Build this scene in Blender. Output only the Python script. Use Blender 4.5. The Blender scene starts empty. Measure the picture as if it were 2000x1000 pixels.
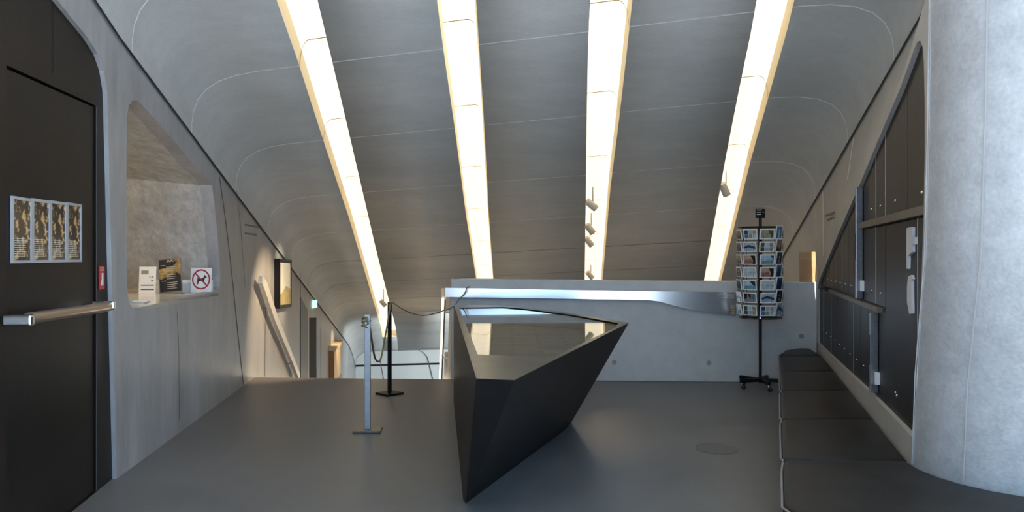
import bpy, math, random
from mathutils import Vector, Matrix
from mathutils.geometry import tessellate_polygon
random.seed(7)
S = bpy.context.scene
COL = S.collection
EYE = 1.5

# ------------------------------------------------------------------ camera, sky, exposure
cam_d = bpy.data.cameras.new('camera'); cam_d.lens = 27.0; cam_d.sensor_width = 36.0
cam_d.clip_start = 0.05; cam_d.clip_end = 200
cam = bpy.data.objects.new('camera', cam_d); COL.objects.link(cam)
cam.location = (0, 0, EYE); cam.rotation_euler = (math.radians(90), 0, 0)
S.camera = cam
wd = bpy.data.worlds.new('overcast_sky'); S.world = wd; wd.use_nodes = True
bg = wd.node_tree.nodes['Background']
bg.inputs[0].default_value = (0.46, 0.71, 1.0, 1); bg.inputs[1].default_value = 4.0
S.view_settings.view_transform = 'Standard'; S.view_settings.look = 'None'
S.view_settings.exposure = 0.0; S.view_settings.gamma = 1.0
try: S.view_settings.use_curve_mapping = False
except Exception: pass
S.cycles.max_bounces = 10; S.cycles.diffuse_bounces = 8; S.cycles.glossy_bounces = 4
S.cycles.sample_clamp_indirect = 6.0
# daylight portal over the open glazed front behind the viewer
pd = bpy.data.lights.new('daylight_portal', 'AREA'); pd.shape = 'RECTANGLE'; pd.size = 8.6; pd.size_y = 5.4
pd.cycles.is_portal = True
po = bpy.data.objects.new('daylight_portal', pd); COL.objects.link(po)
po.location = (1.2, -0.85, 2.5); po.rotation_euler = (math.radians(90), 0, 0)
sd = bpy.data.lights.new('sun', 'SUN'); sd.energy = 22.0; sd.color = (1, .97, .92); sd.angle = math.radians(1)
so = bpy.data.objects.new('sun', sd); COL.objects.link(so)
so.rotation_euler = Vector((.15, .62, -.95)).to_track_quat('-Z', 'Y').to_euler()
def spot(name, loc, target, power, color, size=40, blend=.6, r=.03):
    d = bpy.data.lights.new(name, 'SPOT'); d.energy = power; d.color = color
    d.spot_size = math.radians(size); d.spot_blend = blend; d.shadow_soft_size = r
    o = bpy.data.objects.new(name, d); COL.objects.link(o); o.location = loc
    o.rotation_euler = (Vector(target)-Vector(loc)).to_track_quat('-Z', 'Y').to_euler()
    return o
WARM = (1.0, .72, .42)

# ------------------------------------------------------------------ helpers
def W(x, y, d):
    """point on the sight line of a photo pixel at depth d"""
    return Vector(((x-1000)/1500*d, d, EYE+(500-y)/1500*d))
def lerp(a, b, t): return a+(b-a)*t
def interp(tab, v):
    if v <= tab[0][0]:
        (a, p), (b, q) = tab[0], tab[1]
    elif v >= tab[-1][0]:
        (a, p), (b, q) = tab[-2], tab[-1]
    else:
        for (a, p), (b, q) in zip(tab, tab[1:]):
            if a <= v <= b: break
    return p+(q-p)*(v-a)/(b-a)
def clampi(tab, v):
    return interp(tab, max(tab[0][0], min(tab[-1][0], v)))

def world_of(o):
    m = Matrix.Identity(4)
    while o:
        m = Matrix.Translation(o.location) @ o.rotation_euler.to_matrix().to_4x4() @ m
        o = o.parent
    return m
def tag(o, label=None, cat=None, group=None, kind=None):
    if label: o['label'] = label
    if cat: o['category'] = cat
    if group: o['group'] = group
    if kind: o['kind'] = kind
    return o
def thing(name, label, cat, loc=(0, 0, 0), rz=0, group=None):
    o = bpy.data.objects.new(name, None); COL.objects.link(o)
    o.empty_display_size = .1
    o.location = loc; o.rotation_euler = (0, 0, rz)
    return tag(o, label, cat, group)

class MB:
    """collects shapes and links them as one mesh object"""
    def __init__(s): s.v = []; s.f = []; s.m = []
    def add(s, vs, fs, mi=0):
        n = len(s.v); s.v += [Vector(p) for p in vs]
        s.f += [tuple(i+n for i in f) for f in fs]; s.m += [mi]*len(fs); return s
    def box(s, lo, hi, M=None, mi=0):
        x0, y0, z0 = lo; x1, y1, z1 = hi
        p = [Vector(q) for q in ((x0,y0,z0),(x1,y0,z0),(x1,y1,z0),(x0,y1,z0),(x0,y0,z1),(x1,y0,z1),(x1,y1,z1),(x0,y1,z1))]
        if M: p = [M @ q for q in p]
        return s.add(p, [(0,3,2,1),(4,5,6,7),(0,1,5,4),(1,2,6,5),(2,3,7,6),(3,0,4,7)], mi)
    def tube(s, pts, r, n=10, mi=0, cap=True):
        pts = [Vector(p) for p in pts]; rs = r if isinstance(r, (list, tuple)) else [r]*len(pts)
        rings = []; prev = None
        for i, p in enumerate(pts):
            d = (pts[min(i+1, len(pts)-1)]-pts[max(i-1, 0)]).normalized()
            if prev is None:
                a = d.orthogonal().normalized()
            else:
                a = (prev-d*prev.dot(d)).normalized()
            prev = a; b = d.cross(a)
            rings.append([p+(a*math.cos(t)+b*math.sin(t))*rs[i] for t in [2*math.pi*k/n for k in range(n)]])
        vs = [q for g in rings for q in g]
        fs = [(i*n+k, i*n+(k+1) % n, (i+1)*n+(k+1) % n, (i+1)*n+k) for i in range(len(pts)-1) for k in range(n)]
        if cap: fs += [tuple(range(n-1, -1, -1)), tuple((len(pts)-1)*n+k for k in range(n))]
        return s.add(vs, fs, mi)
    def bar(s, pts, w, h, up=Vector((0, 0, 1)), mi=0):
        """rectangular section swept along pts"""
        pts = [Vector(p) for p in pts]; vs = []
        ws = w if isinstance(w, (list, tuple)) else [w]*len(pts); hs = h if isinstance(h, (list, tuple)) else [h]*len(pts)
        for i, p in enumerate(pts):
            d = (pts[min(i+1, len(pts)-1)]-pts[max(i-1, 0)]).normalized()
            a = d.cross(up).normalized(); b = a.cross(d)
            for u, v in ((-1,-1),(1,-1),(1,1),(-1,1)): vs.append(p+a*u*ws[i]/2+b*v*hs[i]/2)
        fs = [(i*4+k, i*4+(k+1) % 4, (i+1)*4+(k+1) % 4, (i+1)*4+k) for i in range(len(pts)-1) for k in range(4)]
        n = len(pts)-1
        fs += [(3,2,1,0), (n*4, n*4+1, n*4+2, n*4+3)]
        return s.add(vs, fs, mi)
    def prism(s, loops, fmap, off, mi=0):
        """flat polygon with holes; fmap(u,v)->3D front point; off = thickness vector"""
        off = Vector(off); ls = [[Vector((u, v, 0)) for u, v in l] for l in loops]
        tri = tessellate_polygon(ls); flat = [p for l in ls for p in l]; n = len(flat)
        A = [Vector(fmap(p.x, p.y)) for p in flat]; B = [p+off for p in A]
        fs = [tuple(t) for t in tri]+[tuple(i+n for i in reversed(t)) for t in tri]
        k = 0
        for l in ls:
            m = len(l)
            for i in range(m):
                a = k+i; b = k+(i+1) % m; fs.append((a, b, b+n, a+n))
            k += m
        return s.add(A+B, fs, mi)
    def build(s, name, mat, parent=None, bevel=0, smooth=False, local=False, seg=2, angle=35):
        vs = s.v
        if parent is not None and not local:
            inv = world_of(parent).inverted(); vs = [inv @ p for p in vs]
        me = bpy.data.meshes.new(name); me.from_pydata([tuple(p) for p in vs], [], s.f)
        import bmesh
        for mm in (mat if isinstance(mat, (list, tuple)) else [mat]): me.materials.append(mm)
        for p, i in zip(me.polygons, s.m): p.material_index = i
        bm = bmesh.new(); bm.from_mesh(me); bmesh.ops.recalc_face_normals(bm, faces=bm.faces); bm.to_mesh(me); bm.free()
        if smooth:
            for p in me.polygons: p.use_smooth = True
            try: me.set_sharp_from_angle(angle=math.radians(angle))
            except Exception: pass
        o = bpy.data.objects.new(name, me); COL.objects.link(o)
        if parent is not None: o.parent = parent
        if bevel:
            b = o.modifiers.new('bevel', 'BEVEL'); b.width = bevel; b.segments = seg; b.limit_method = 'ANGLE'; b.angle_limit = math.radians(30)
        return o
def copy_tree(o, parent=None):
    c = o.copy(); COL.objects.link(c); c.parent = parent
    for ch in [q for q in bpy.data.objects if q.parent == o]: copy_tree(ch, c)
    return c

# ------------------------------------------------------------------ materials
def mat(name, col, rough=.5, metal=0, noise=None, bump=0, bscale=30, emis=None, estr=0, spec=.5, alpha=1, coat=0, trans=0, rvar=0, streak=None):
    m = bpy.data.materials.new(name); m.use_nodes = True; nt = m.node_tree; N = nt.nodes; L = nt.links
    b = N['Principled BSDF']
    b.inputs['Base Color'].default_value = (*col, 1); b.inputs['Roughness'].default_value = rough
    b.inputs['Metallic'].default_value = metal; b.inputs['Specular IOR Level'].default_value = spec
    b.inputs['Coat Weight'].default_value = coat; b.inputs['Transmission Weight'].default_value = trans
    b.inputs['Alpha'].default_value = alpha
    tc = N.new('ShaderNodeTexCoord')
    if noise:
        # noise: list of (scale, amount) multiplied onto the colour
        cur = None
        mp = N.new('ShaderNodeMapping'); L.new(tc.outputs['Object'], mp.inputs[0])
        if streak: mp.inputs['Scale'].default_value = streak
        for sc, am in noise:
            n = N.new('ShaderNodeTexNoise'); n.inputs['Scale'].default_value = sc; n.inputs['Detail'].default_value = 5
            L.new(mp.outputs[0], n.inputs['Vector'])
            r = N.new('ShaderNodeMapRange'); r.inputs[1].default_value = .3; r.inputs[2].default_value = .7
            r.inputs[3].default_value = 1-am; r.inputs[4].default_value = 1+am; L.new(n.outputs['Fac'], r.inputs[0])
            if cur is None: cur = r.outputs[0]
            else:
                mu = N.new('ShaderNodeMath'); mu.operation = 'MULTIPLY'; L.new(cur, mu.inputs[0]); L.new(r.outputs[0], mu.inputs[1]); cur = mu.outputs[0]
        vm = N.new('ShaderNodeVectorMath'); vm.operation = 'SCALE'; vm.inputs[0].default_value = col
        L.new(cur, vm.inputs['Scale']); L.new(vm.outputs[0], b.inputs['Base Color'])
        if rvar:
            r = N.new('ShaderNodeMapRange'); r.inputs[1].default_value = .7; r.inputs[2].default_value = 1.3
            r.inputs[3].default_value = rough-rvar; r.inputs[4].default_value = rough+rvar
            L.new(cur, r.inputs[0]); L.new(r.outputs[0], b.inputs['Roughness'])
    if bump:
        n = N.new('ShaderNodeTexNoise'); n.inputs['Scale'].default_value = bscale; n.inputs['Detail'].default_value = 6
        L.new(tc.outputs['Object'], n.inputs['Vector'])
        bp = N.new('ShaderNodeBump'); bp.inputs['Strength'].default_value = bump; bp.inputs['Distance'].default_value = .01
        L.new(n.outputs['Fac'], bp.inputs['Height']); L.new(bp.outputs[0], b.inputs['Normal'])
    if emis:
        b.inputs['Emission Color'].default_value = (*emis, 1); b.inputs['Emission Strength'].default_value = estr
    return m
M = {}
M['ceil'] = mat('ceiling_concrete', (.56, .565, .55), .62, noise=[(.8, .07), (4, .04), (22, .04)], bump=.15, bscale=40, streak=(1, 2.2, 2.2))
M['wall'] = mat('smooth_wall_concrete', (.37, .37, .38), .38, noise=[(1.2, .20), (6, .10), (30, .05)], bump=.08, bscale=25, rvar=.1, streak=(2.5, 2.5, .6))
M['rwall'] = mat('right_wall_concrete', (.46, .445, .42), .5, noise=[(1.2, .08), (9, .05)], bump=.1)
M['column'] = mat('pale_mottled_concrete', (.37, .375, .38), .55, noise=[(1.5, .08), (11, .10), (50, .09)], bump=.25, bscale=60)
M['parapet'] = mat('parapet_concrete', (.55, .55, .55), .45, noise=[(1.3, .07), (7, .05), (40, .03)], bump=.08)
M['floor'] = mat('asphalt_screed_floor', (.15, .147, .152), .42, noise=[(.7, .20), (5, .10), (90, .18)], bump=.15, bscale=120, rvar=.08)
M['niche'] = mat('rough_niche_concrete', (.50, .53, .55), .6, noise=[(3, .16), (12, .14), (40, .1)], bump=.4, bscale=20)
M['joint'] = mat('pale_joint_mortar', (.97, .98, .98), .6)
M['cjoint'] = mat('column_joint', (.46, .46, .46), .6)
M['plug'] = mat('formwork_plug', (.30, .30, .31), .6)
M['djoint'] = mat('dark_joint_gap', (.012, .012, .013), .8)
M['gjoint'] = mat('grey_joint', (.12, .12, .12), .7)
M['trough'] = mat('cream_trough_lining', (.95, .82, .58), .6)
M['tjoint'] = mat('trough_joint', (.42, .34, .22), .7)
M['panel'] = mat('luminous_panel', (.9, .85, .7), .5, emis=(1.0, .90, .70), estr=1.10)
M['door'] = mat('black_stained_board', (.009, .0085, .009), .38, noise=[(3, .25), (60, .25)], bump=.05, bscale=90, streak=(1, 1, .5), spec=.18)
M['doorframe'] = mat('dark_brown_board', (.016, .0125, .011), .42, noise=[(3, .25), (60, .25)], spec=.18)
M['locker'] = mat('dark_fibreboard', (.022, .019, .018), .42, noise=[(4, .15), (50, .3)], bump=.05, bscale=80, spec=.18)
M['lockedge'] = mat('fibreboard_edge', (.15, .12, .095), .5, noise=[(8, .15)])
M['white_edge'] = mat('white_door_edge', (.62, .62, .64), .5)
M['bench'] = mat('black_leather', (.020, .018, .017), .42, noise=[(6, .1), (70, .12)], bump=.18, bscale=140, spec=.18)
M['piping'] = mat('leather_piping', (.22, .20, .18), .4)
M['steel'] = mat('brushed_steel', (.62, .62, .63), .22, metal=1)
M['polished'] = mat('polished_steel', (.80, .81, .83), .2, metal=1)
M['alu'] = mat('dull_aluminium', (.33, .35, .38), .45, metal=.8, noise=[(30, .1)])
M['black'] = mat('black_powdercoat', (.012, .012, .013), .4, spec=.18)
M['rubber'] = mat('black_rubber', (.015, .015, .015), .7)
M['blackmetal'] = mat('blackened_steel', (.010, .0095, .010), .46, noise=[(5, .25), (60, .15)], bump=.05, bscale=60, spec=.18)
M['rim'] = mat('bronzed_rim', (.10, .088, .068), .36, metal=.35, noise=[(6, .15), (60, .1)])
M['white'] = mat('white_paper', (.92, .92, .91), .5)
M['acrylic'] = mat('clear_acrylic', (.85, .88, .9), .08, alpha=.35)
M['counter'] = mat('white_counter_laminate', (.82, .78, .70), .12)
M['red'] = mat('sign_red', (.62, .025, .03), .4)
M['darkred'] = mat('prohibition_red', (.42, .02, .04), .4)
M['ink'] = mat('black_ink', (.02, .02, .025), .5)
M['textgrey'] = mat('faded_lettering', (.10, .09, .085), .6)
M['faint'] = mat('faint_wall_lettering', (.17, .165, .16), .6)
M['paletext'] = mat('pale_print', (.6, .58, .5), .5)
M['brassrope'] = mat('olive_gold_rope', (.22, .19, .09), .6, noise=[(80, .4)])
M['wood'] = mat('warm_brown_board', (.36, .20, .09), .45, noise=[(5, .12), (30, .1)], streak=(1, 1, 6))
M['cream'] = mat('cream_plaster', (.75, .62, .42), .6)
M['farwall'] = mat('pale_far_wall_concrete', (.62, .66, .66), .55, noise=[(.8, .07)])
M['exit'] = mat('lit_exit_sign', (.3, .8, .5), .4, emis=(.55, 1, .75), estr=1.2)
M['gold'] = mat('poster_gold', (.42, .27, .10), .45, noise=[(8, .5), (30, .4)])
M['lamp'] = mat('pale_lamp_paint', (.62, .56, .48), .4)
M['led'] = mat('handrail_light', (1, .9, .75), .4, emis=(1.0, .80, .52), estr=2.2)

# ------------------------------------------------------------------ plan geometry of the hall
def XL(y): return -2.04-.12*y if y > 5.17 else -1.797-.167*y
def XR(y): return 1.57+.2155*y
def hs(y): return 2.72-.24*y                      # wall/ceiling joint above the eye
def hc(y): return 3.23-.24*y                      # ceiling slab above the eye
def XLo(y): return .902+.297*y                    # plane of the locker wall
YB = -0.8; YF = 24.5
def dip(s): return 0 if s < 21.5 else .45*((s-21.5)/3.0)**2
def Zy(y): return 4845/(860-y)
def edge(pts): return [(Zy(y), (x-1000)/1500*Zy(y)) for x, y in pts]
STRIPS = [
 (edge([(540,0),(582,120),(630,270),(683,430),(740,625)]), edge([(620,0),(648,117),(682,262),(735,490),(770,628)])),
 (edge([(853,0),(866,100),(888,250),(910,420),(930,545)]), edge([(930,0),(936,95),(946,245),(955,420),(964,545)])),
 (edge([(1153,0),(1149,67),(1146,225),(1144,400),(1142,545)]), edge([(1235,0),(1229,58),(1211,219),(1192,370),(1177,545)])),
 (edge([(1478,0),(1474,28),(1440,192),(1417,310),(1375,548)]), edge([(1552,0),(1549,17),(1502,186),(1467,310),(1408,548)])),
]
STRIP_END = [23.2, 23.0, 23.0, 23.0]
PROF = [(0, 0), (.0, .12), (.015, .22), (.06, .32), (.14, .40), (.26, .46), (.42, .495), (.62, .51)]
def ring(s, lift=0.0):
    """points of one ceiling ring: left fillet, strip edges, right fillet"""
    xl = XL(s); yr = (s-.23*(1.57-xl))/(1+.23*.2155); xr = XR(yr)
    d = dip(s)
    def pt(x, drop, extra=0):
        y = s-.23*(x-xl); return Vector((x, y, EYE+hc(y)-drop-d*min(1, drop*0+1)+extra-lift))
    L = [pt(xl+o+lift*(1 if r < .4 else 0), .51-r) for o, r in PROF]
    R = [pt(xr-o-lift*(1 if r < .4 else 0), .51-r) for o, r in reversed(PROF)]
    E = []
    for tl, tr in STRIPS:
        for tab in (tl, tr):
            x = interp(tab, s)
            for _ in range(6): x = interp(tab, s-.23*(x-xl))
            E.append(pt(x, 0))
    return L, E, R
stations = [YB+.5*i for i in range(int((YF-YB)/.5)+1)]+[YF]
RINGS = [ring(s) for s in stations]
def sheet(mb, rows, flip=False):
    n = len(rows[0]); vs = [p for r in rows for p in r]
    mb.add(vs, [(i*n+k, i*n+k+1, (i+1)*n+k+1, (i+1)*n+k) for i in range(len(rows)-1) for k in range(n-1)])
ce = MB()
bands = [lambda r: r[0]+[r[1][0]], lambda r: [r[1][1], r[1][2]], lambda r: [r[1][3], r[1][4]], lambda r: [r[1][5], r[1][6]], lambda r: [r[1][7]]+r[2]]
for b in bands: sheet(ce, [b(r) for r in RINGS])
# closed stubs where the strips stop before the far end
for k in range(4):
    rows = [[r[1][2*k], r[1][2*k+1]] for r, s in zip(RINGS, stations) if s >= STRIP_END[k]-.01]
    if len(rows) > 1: sheet(ce, rows)
co = ce.build('ceiling', M['ceil'], smooth=True); tag(co, kind='structure')
sm = co.modifiers.new('shell', 'SOLIDIFY'); sm.thickness = .02; sm.offset = 1

# the four light troughs
DEP = .22
tl_labels = ['leftmost glowing ceiling slot, running down to the stair hall', 'second glowing ceiling slot from the left, above the dark table',
             'third glowing ceiling slot from the left, holding four spotlights', 'rightmost glowing ceiling slot, with one spotlight near the postcard rack']
def trough_pts(r, k):
    a, b = r[1][2*k], r[1][2*k+1]
    if k < 2 and k == 0: a, b = b, a              # a = near-axis edge, b = outer edge
    w = b-a
    U = lambda t, h: a+w*t+Vector((0, 0, h))
    return [U(0, 0), U(-.05, DEP*.5), U(0, DEP), U(.70, DEP), U(.79, DEP*.95), U(.87, DEP*.83), U(.93, DEP*.64), U(.97, DEP*.36), U(1, 0)]
for k in range(4):
    rs = [r for r, s in zip(RINGS, stations) if s <= STRIP_END[k]+.01]
    t = thing('ceiling_light_trough', tl_labels[k], 'ceiling light', tuple(rs[20][1][2*k]), group='glowing slots in the ceiling')
    rows = [trough_pts(r, k) for r in rs]
    h = MB(); sheet(h, [q[:3] for q in rows]); sheet(h, [q[6:] for q in rows])
    h.add(rows[-1], [tuple(range(9))]); h.add(rows[0], [tuple(range(9))])
    h.build('trough_lining', M['trough'], t, smooth=True, angle=60)
    p = MB(); sheet(p, [q[2:7] for q in rows]); p.build('luminous_panel', M['panel'], t, smooth=True, angle=60)
    j = MB()
    for s in [5.44, 6.86, 8.5, 10.3, 12.1, 14.0, 15.9, 17.8, 19.7]:
        a = trough_pts(ring(s-.008), k); b = trough_pts(ring(s+.008), k)
        j = MB(); c = (a[0]+a[-1])/2+Vector((0, 0, DEP*.3)); sh = lambda q: q.lerp(c, .025)
        sheet(j, [[sh(q) for q in a[2:]], [sh(q) for q in b[2:]]]); j.build('trough_joint', M['tjoint'], t)

# pale joints across the ceiling
n = 0
for s in [2.2, 3.8, 5.44, 6.86, 8.5, 10.3, 12.1, 14.0, 15.9, 17.8, 19.7, 21.6]:
    j = MB()
    a = ring(s-.007, .004); b = ring(s+.007, .004)
    for bd in bands: sheet(j, [bd(a), bd(b)])
    n += 1
    tag(j.build('trim_%d' % n, M['joint'] if s < 13 else M['gjoint']), kind='structure')
# dark shadow gap between walls and ceiling
for side in ('l', 'r'):
    j = MB(); rows = []
    for s in stations:
        if side == 'l': p = Vector((XL(s)+.012, s, EYE+hs(s)-dip(s)))
        else:
            y = (s-.23*(1.57-XL(s)))/(1+.23*.2155); p = Vector((XR(y)-.012, y, EYE+hs(y)-dip(s)))
            if y < 4.4: continue
        rows.append([p+Vector((0, 0, .012)), p-Vector((0, 0, .014))])
    sheet(j, rows); n += 1
    tag(j.build('trim_%d' % n, M['djoint']), kind='structure')

# ------------------------------------------------------------------ left wall
def mpL(y, z): return (-2.04-.12*y, y, EYE+z)
def mpD(y, z): return (-1.797-.167*y, y, EYE+z)
LOW = -5.3
def onL(x, y, a=2.04, b=.12):
    Z = a/((1000-x)/1500-b); return (Z, (500-y)/1500*Z)
win = [onL(*p) for p in [(262,603),(256,599),(251,585),(248,560),(247,470),(247,380),(247,300),(248,225),(252,205),(259,196),(267,196),(276,203),(300,230),(350,287),(385,330),(404,347),(414,362),(418,390),(423,440),(428,500),(430,540),(429,562),(424,569)]]
doorway = [(14.15, -1.13), (15.2, -1.22), (15.2, -3.15), (14.15, -3.15)]
wl = MB()
topL = [(y, hs(y)-dip(y)) for y in (24.5, 23.7, 23, 22.3, 21.5, 15, 10, 5.17)]
wl.prism([[(5.17, -1.5), (9.45, -1.5), (9.45, LOW), (24.5, LOW)]+topL, win, doorway], mpL, (-.12, 0, 0))
tag(wl.build('wall_left', M['wall']), kind='structure')
# deep reveal of the opening: rough jamb and soffit
def inn(y, z, d=1.15, dy=.35, dz=0): p = Vector(mpL(y, z)); return p+Vector((-d, dy, dz))
nb = MB()
k0 = [i for i, p in enumerate(win)]
ring_in = []
for (y, z) in win:
    f = (y-5.3)/2.5
    ring_in.append(inn(y, z, 1.15, .10+.30*f, .12 if z > .5 else 0))
fr = [Vector(mpL(y, z))+Vector((-.119, .012, 0)) for y, z in win]
m = len(win)
idx = list(range(9, m))          # soffit and far jamb
nb.add(fr+ring_in, [(i, (i+1) % m, (i+1) % m+m, i+m) for i in range(8, m-1)])
tag(nb.build('trim_40', M['niche'], smooth=True, angle=40), kind='structure')
# reception room behind the opening
rr = MB()
rr.box((-6.3, 5.18, -.1), (-6.2, 9.2, 3.3)); rr.box((-6.2, 5.18, 0), (-2.80, 5.28, 3.2)); rr.box((-6.2, 9.1, 0), (-3.28, 9.2, 3.2))
for zz, th in ((3.3, -.1), (0, -.1)):
    rr.prism([[(5.18, -6.2), (9.2, -6.2), (9.2, -3.28), (5.18, -2.80)]], lambda y, x, zz=zz: (x, y, zz), (0, 0, th))
tag(rr.build('wall_reception', M['cream']), kind='structure')
pl = bpy.data.lights.new('reception_lamp', 'POINT'); pl.energy = 16; pl.color = (1, .78, .52); pl.shadow_soft_size = .25
plo = bpy.data.objects.new('reception_lamp', pl); COL.objects.link(plo); plo.location = (-4.9, 6.3, 2.7)
spot('counter_fill', (-4.2, 6.6, 2.9), (-3.2, 6.8, 1.13), 60, (1, .84, .62), 60)  # unseen fill light added to brighten the counter top
# faint joints on the left wall
def wstrip(pts, w=.006, off=.003, mt='gjoint', fm=onL):
    global n
    j = MB(); q = []
    for x, y in pts:
        Z, h = fm(x, y); q.append(Vector(mpL(Z, h))+Vector((off, 0, 0)))
    rows = [[p-Vector((0, w, 0)), p+Vector((0, w, 0))] for p in q]
    sheet(j, rows); n += 1; tag(j.build('trim_%d' % n, M[mt]), kind='structure')
wstrip([(346,612),(349,700),(350,822)], .004)
wstrip([(428,345),(436,400),(445,470),(455,560),(465,660),(475,752)], .012)
wstrip([(462,372),(470,450),(478,560)], .005)
wstrip([(518,600),(517,735)], .010, mt='gjoint')
wstrip([(586,480),(588,735)], .012, mt='gjoint')
wstrip([(626,640),(626,738)], .012, mt='gjoint')
# near part of the left wall, with the notch for the big dark door
notch = [(2.3, 1.80), (4.22, 1.41), (4.66, 1.325), (4.83, 1.27), (4.93, 1.19), (4.985, 1.08), (5.0, .95), (5.17, -1.5)]
wn = MB()
wn.prism([[(YB, -1.5), (2.3, -1.5)]+notch+[(5.172, hs(5.17)), (YB, hs(YB))]], mpD, (-.12, 0, 0))
tag(wn.build('wall_left_front', M['wall']), kind='structure')

# ------------------------------------------------------------------ dark door
d1 = thing('door_1', None, None, (XL(4.3), 4.3, 0)); tag(d1, kind='structure')
def mpd(off): return lambda y, z: (-1.797-.167*y+off, y, EYE+z)
NX = Vector((1, .167, 0)).normalized()
o = MB(); o.prism([[(2.28, -1.499), (2.28, 1.82)]+[(y+.02, z+.02) for y, z in notch[1:-1]]+[(5.19, -1.499)],
                   [(3.72, -1.495), (4.885, -1.495), (4.885, .955), (3.72, .925)]], mpd(-.03), (-.06, 0, 0))
o.build('door_frame', M['doorframe'], d1)
o = MB(); o.prism([[(3.735, -1.49), (4.873, -1.49), (4.873, .943), (3.735, .913)]], mpd(-.04), (-.045, 0, 0))
o.build('door_leaf', M['door'], d1, bevel=.002)
o = MB(); o.prism([[(3.6, -1.49), (5.0, -1.49), (5.0, 1.0), (3.6, 1.0)]], mpd(-.088), (-.01, 0, 0)); o.build('leaf_gap_backing', M['djoint'], d1)  # black backing added so the gap round the leaf reads as shadow
o = MB(); o.prism([[(4.235, 1.01), (4.241, 1.01), (4.241, 1.40), (4.235, 1.40)]], mpd(-.027), (-.003, 0, 0))
o.build('panel_joint', M['djoint'], d1)
o = MB(); o.prism([[(4.879, -1.49), (4.886, -1.49), (4.886, .95), (4.879, .95)]], mpd(-.027), (-.003, 0, 0))
o.build('edge_strip', M['gjoint'], d1)
o = MB(); o.prism([[(3.555, .3), (3.59, .3), (3.59, 1.6), (3.555, 1.6)]], mpd(-.02), (-.01, 0, 0))
o.build('frame_strip', M['alu'], d1)
# push bar
def dp(y, z, out): p = Vector((-1.797-.167*y, y, EYE+z)); return p+NX*out
o = MB(); o.tube([dp(3.72, -.305, .07), dp(3.82, -.305, .075), dp(4.7, -.315, .075), dp(4.82, -.315, .07)], .031, 16)
pb = o.build('push_bar', mat('bronzed_bar', (.50, .40, .32), .32, metal=.9), d1, smooth=True)
o = MB()
for y0 in (3.68, 4.80):
    o.box((-.035, -.024, -.028), (.10, .024, .028), Matrix.Translation(dp(y0, -.31, .01)) @ Matrix.Rotation(math.atan(.167), 4, 'Z'))
o.build('bar_bracket', M['polished'], d1, bevel=.012)
# four leaflet frames on the door
MG = bpy.data.materials.new('mottled_golden_print'); MG.use_nodes = True
nt = MG.node_tree; nz = nt.nodes.new('ShaderNodeTexNoise'); nz.inputs['Scale'].default_value = 26; nz.inputs['Detail'].default_value = 6
tcn = nt.nodes.new('ShaderNodeTexCoord'); nt.links.new(tcn.outputs['Object'], nz.inputs['Vector'])
cr = nt.nodes.new('ShaderNodeValToRGB'); nt.links.new(nz.outputs['Fac'], cr.inputs[0])
cr.color_ramp.elements[0].position = .46; cr.color_ramp.elements[0].color = (.018, .014, .012, 1)
cr.color_ramp.elements[1].position = .62; cr.color_ramp.elements[1].color = (.62, .40, .18, 1)
e = cr.color_ramp.elements.new(.53); e.color = (.10, .055, .025, 1)
nt.links.new(cr.outputs[0], nt.nodes['Principled BSDF'].inputs['Base Color']); nt.nodes['Principled BSDF'].inputs['Roughness'].default_value = .15
lab = ['leftmost of the four clear-framed leaflets on the dark door', 'second from the left of the framed leaflets on the dark door',
       'third from the left of the framed leaflets on the dark door', 'rightmost of the four clear-framed leaflets, nearest the red label']
for i in range(4):
    y0 = 3.775+.217*i; y1 = y0+.205; zt = lerp(.292, .306, i/3); zb = -.032
    t = thing('framed_leaflet', lab[i], 'poster', tuple(dp(y0, zb, -.038)), group='framed leaflets on the dark door')
    o = MB(); o.prism([[(y0, zb), (y1, zb), (y1, zt), (y0, zt)]], mpd(-.030), (-.009, 0, 0)); o.build('leaflet_print', MG, t)
    o = MB(); w = .011
    o.prism([[(y0-.004, zb-.004), (y1+.004, zb-.004), (y1+.004, zt+.004), (y0-.004, zt+.004)],
             [(y0+w, zb+w), (y1-w, zb+w), (y1-w, zt-w), (y0+w, zt-w)]], mpd(-.024), (-.014, 0, 0))
    o.build('clear_frame', mat('frame_plastic_%d' % i, (.42, .43, .46), .2), t)
    o = MB()
    for r in range(9):
        zz = zb+.03+r*.011
        o.prism([[(y0+.02, zz), (y0+.02+random.uniform(.10, .16), zz), (y0+.02+.12, zz+.003), (y0+.02, zz+.003)]], mpd(-.0285), (-.001, 0, 0))
    o.build('small_print', M['paletext'], t)
# red label on the frame
def onD(x, y):
    Z = 1.797/((1000-x)/1500-.167); return (Z, (500-y)/1500*Z)
t = thing('fire_alarm_label', 'small red label with white arrow on the dark door frame', 'sign', tuple(dp(4.95, -.2, -.02)))
q = [onD(199, 520), onD(214, 520), onD(213, 566), onD(198, 566)]
ya, yb = 4.915, 5.005; za, zb2 = -.065, -.215
o = MB(); o.prism([[(ya, za), (yb, za), (yb, zb2), (ya, zb2)]], mpd(-.022), (-.006, 0, 0)); o.build('label_plate', M['red'], t)
o = MB(); o.prism([[(ya+.035, -.11), (ya+.065, -.11), (ya+.065, -.19), (ya+.022, -.19), (ya+.022, -.17), (ya+.035, -.15)]], mpd(-.0205), (-.0008, 0, 0))
o.build('pictogram', M['white'], t)
o = MB()
o.prism([[(ya+.012, -.075), (yb-.012, -.075), (yb-.012, -.081), (ya+.012, -.081)]], mpd(-.0205), (-.0008, 0, 0))
o.prism([[(ya+.012, -.088), (yb-.018, -.088), (yb-.018, -.094), (ya+.012, -.094)]], mpd(-.0205), (-.0008, 0, 0))
o.build('label_text', M['white'], t)

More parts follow.
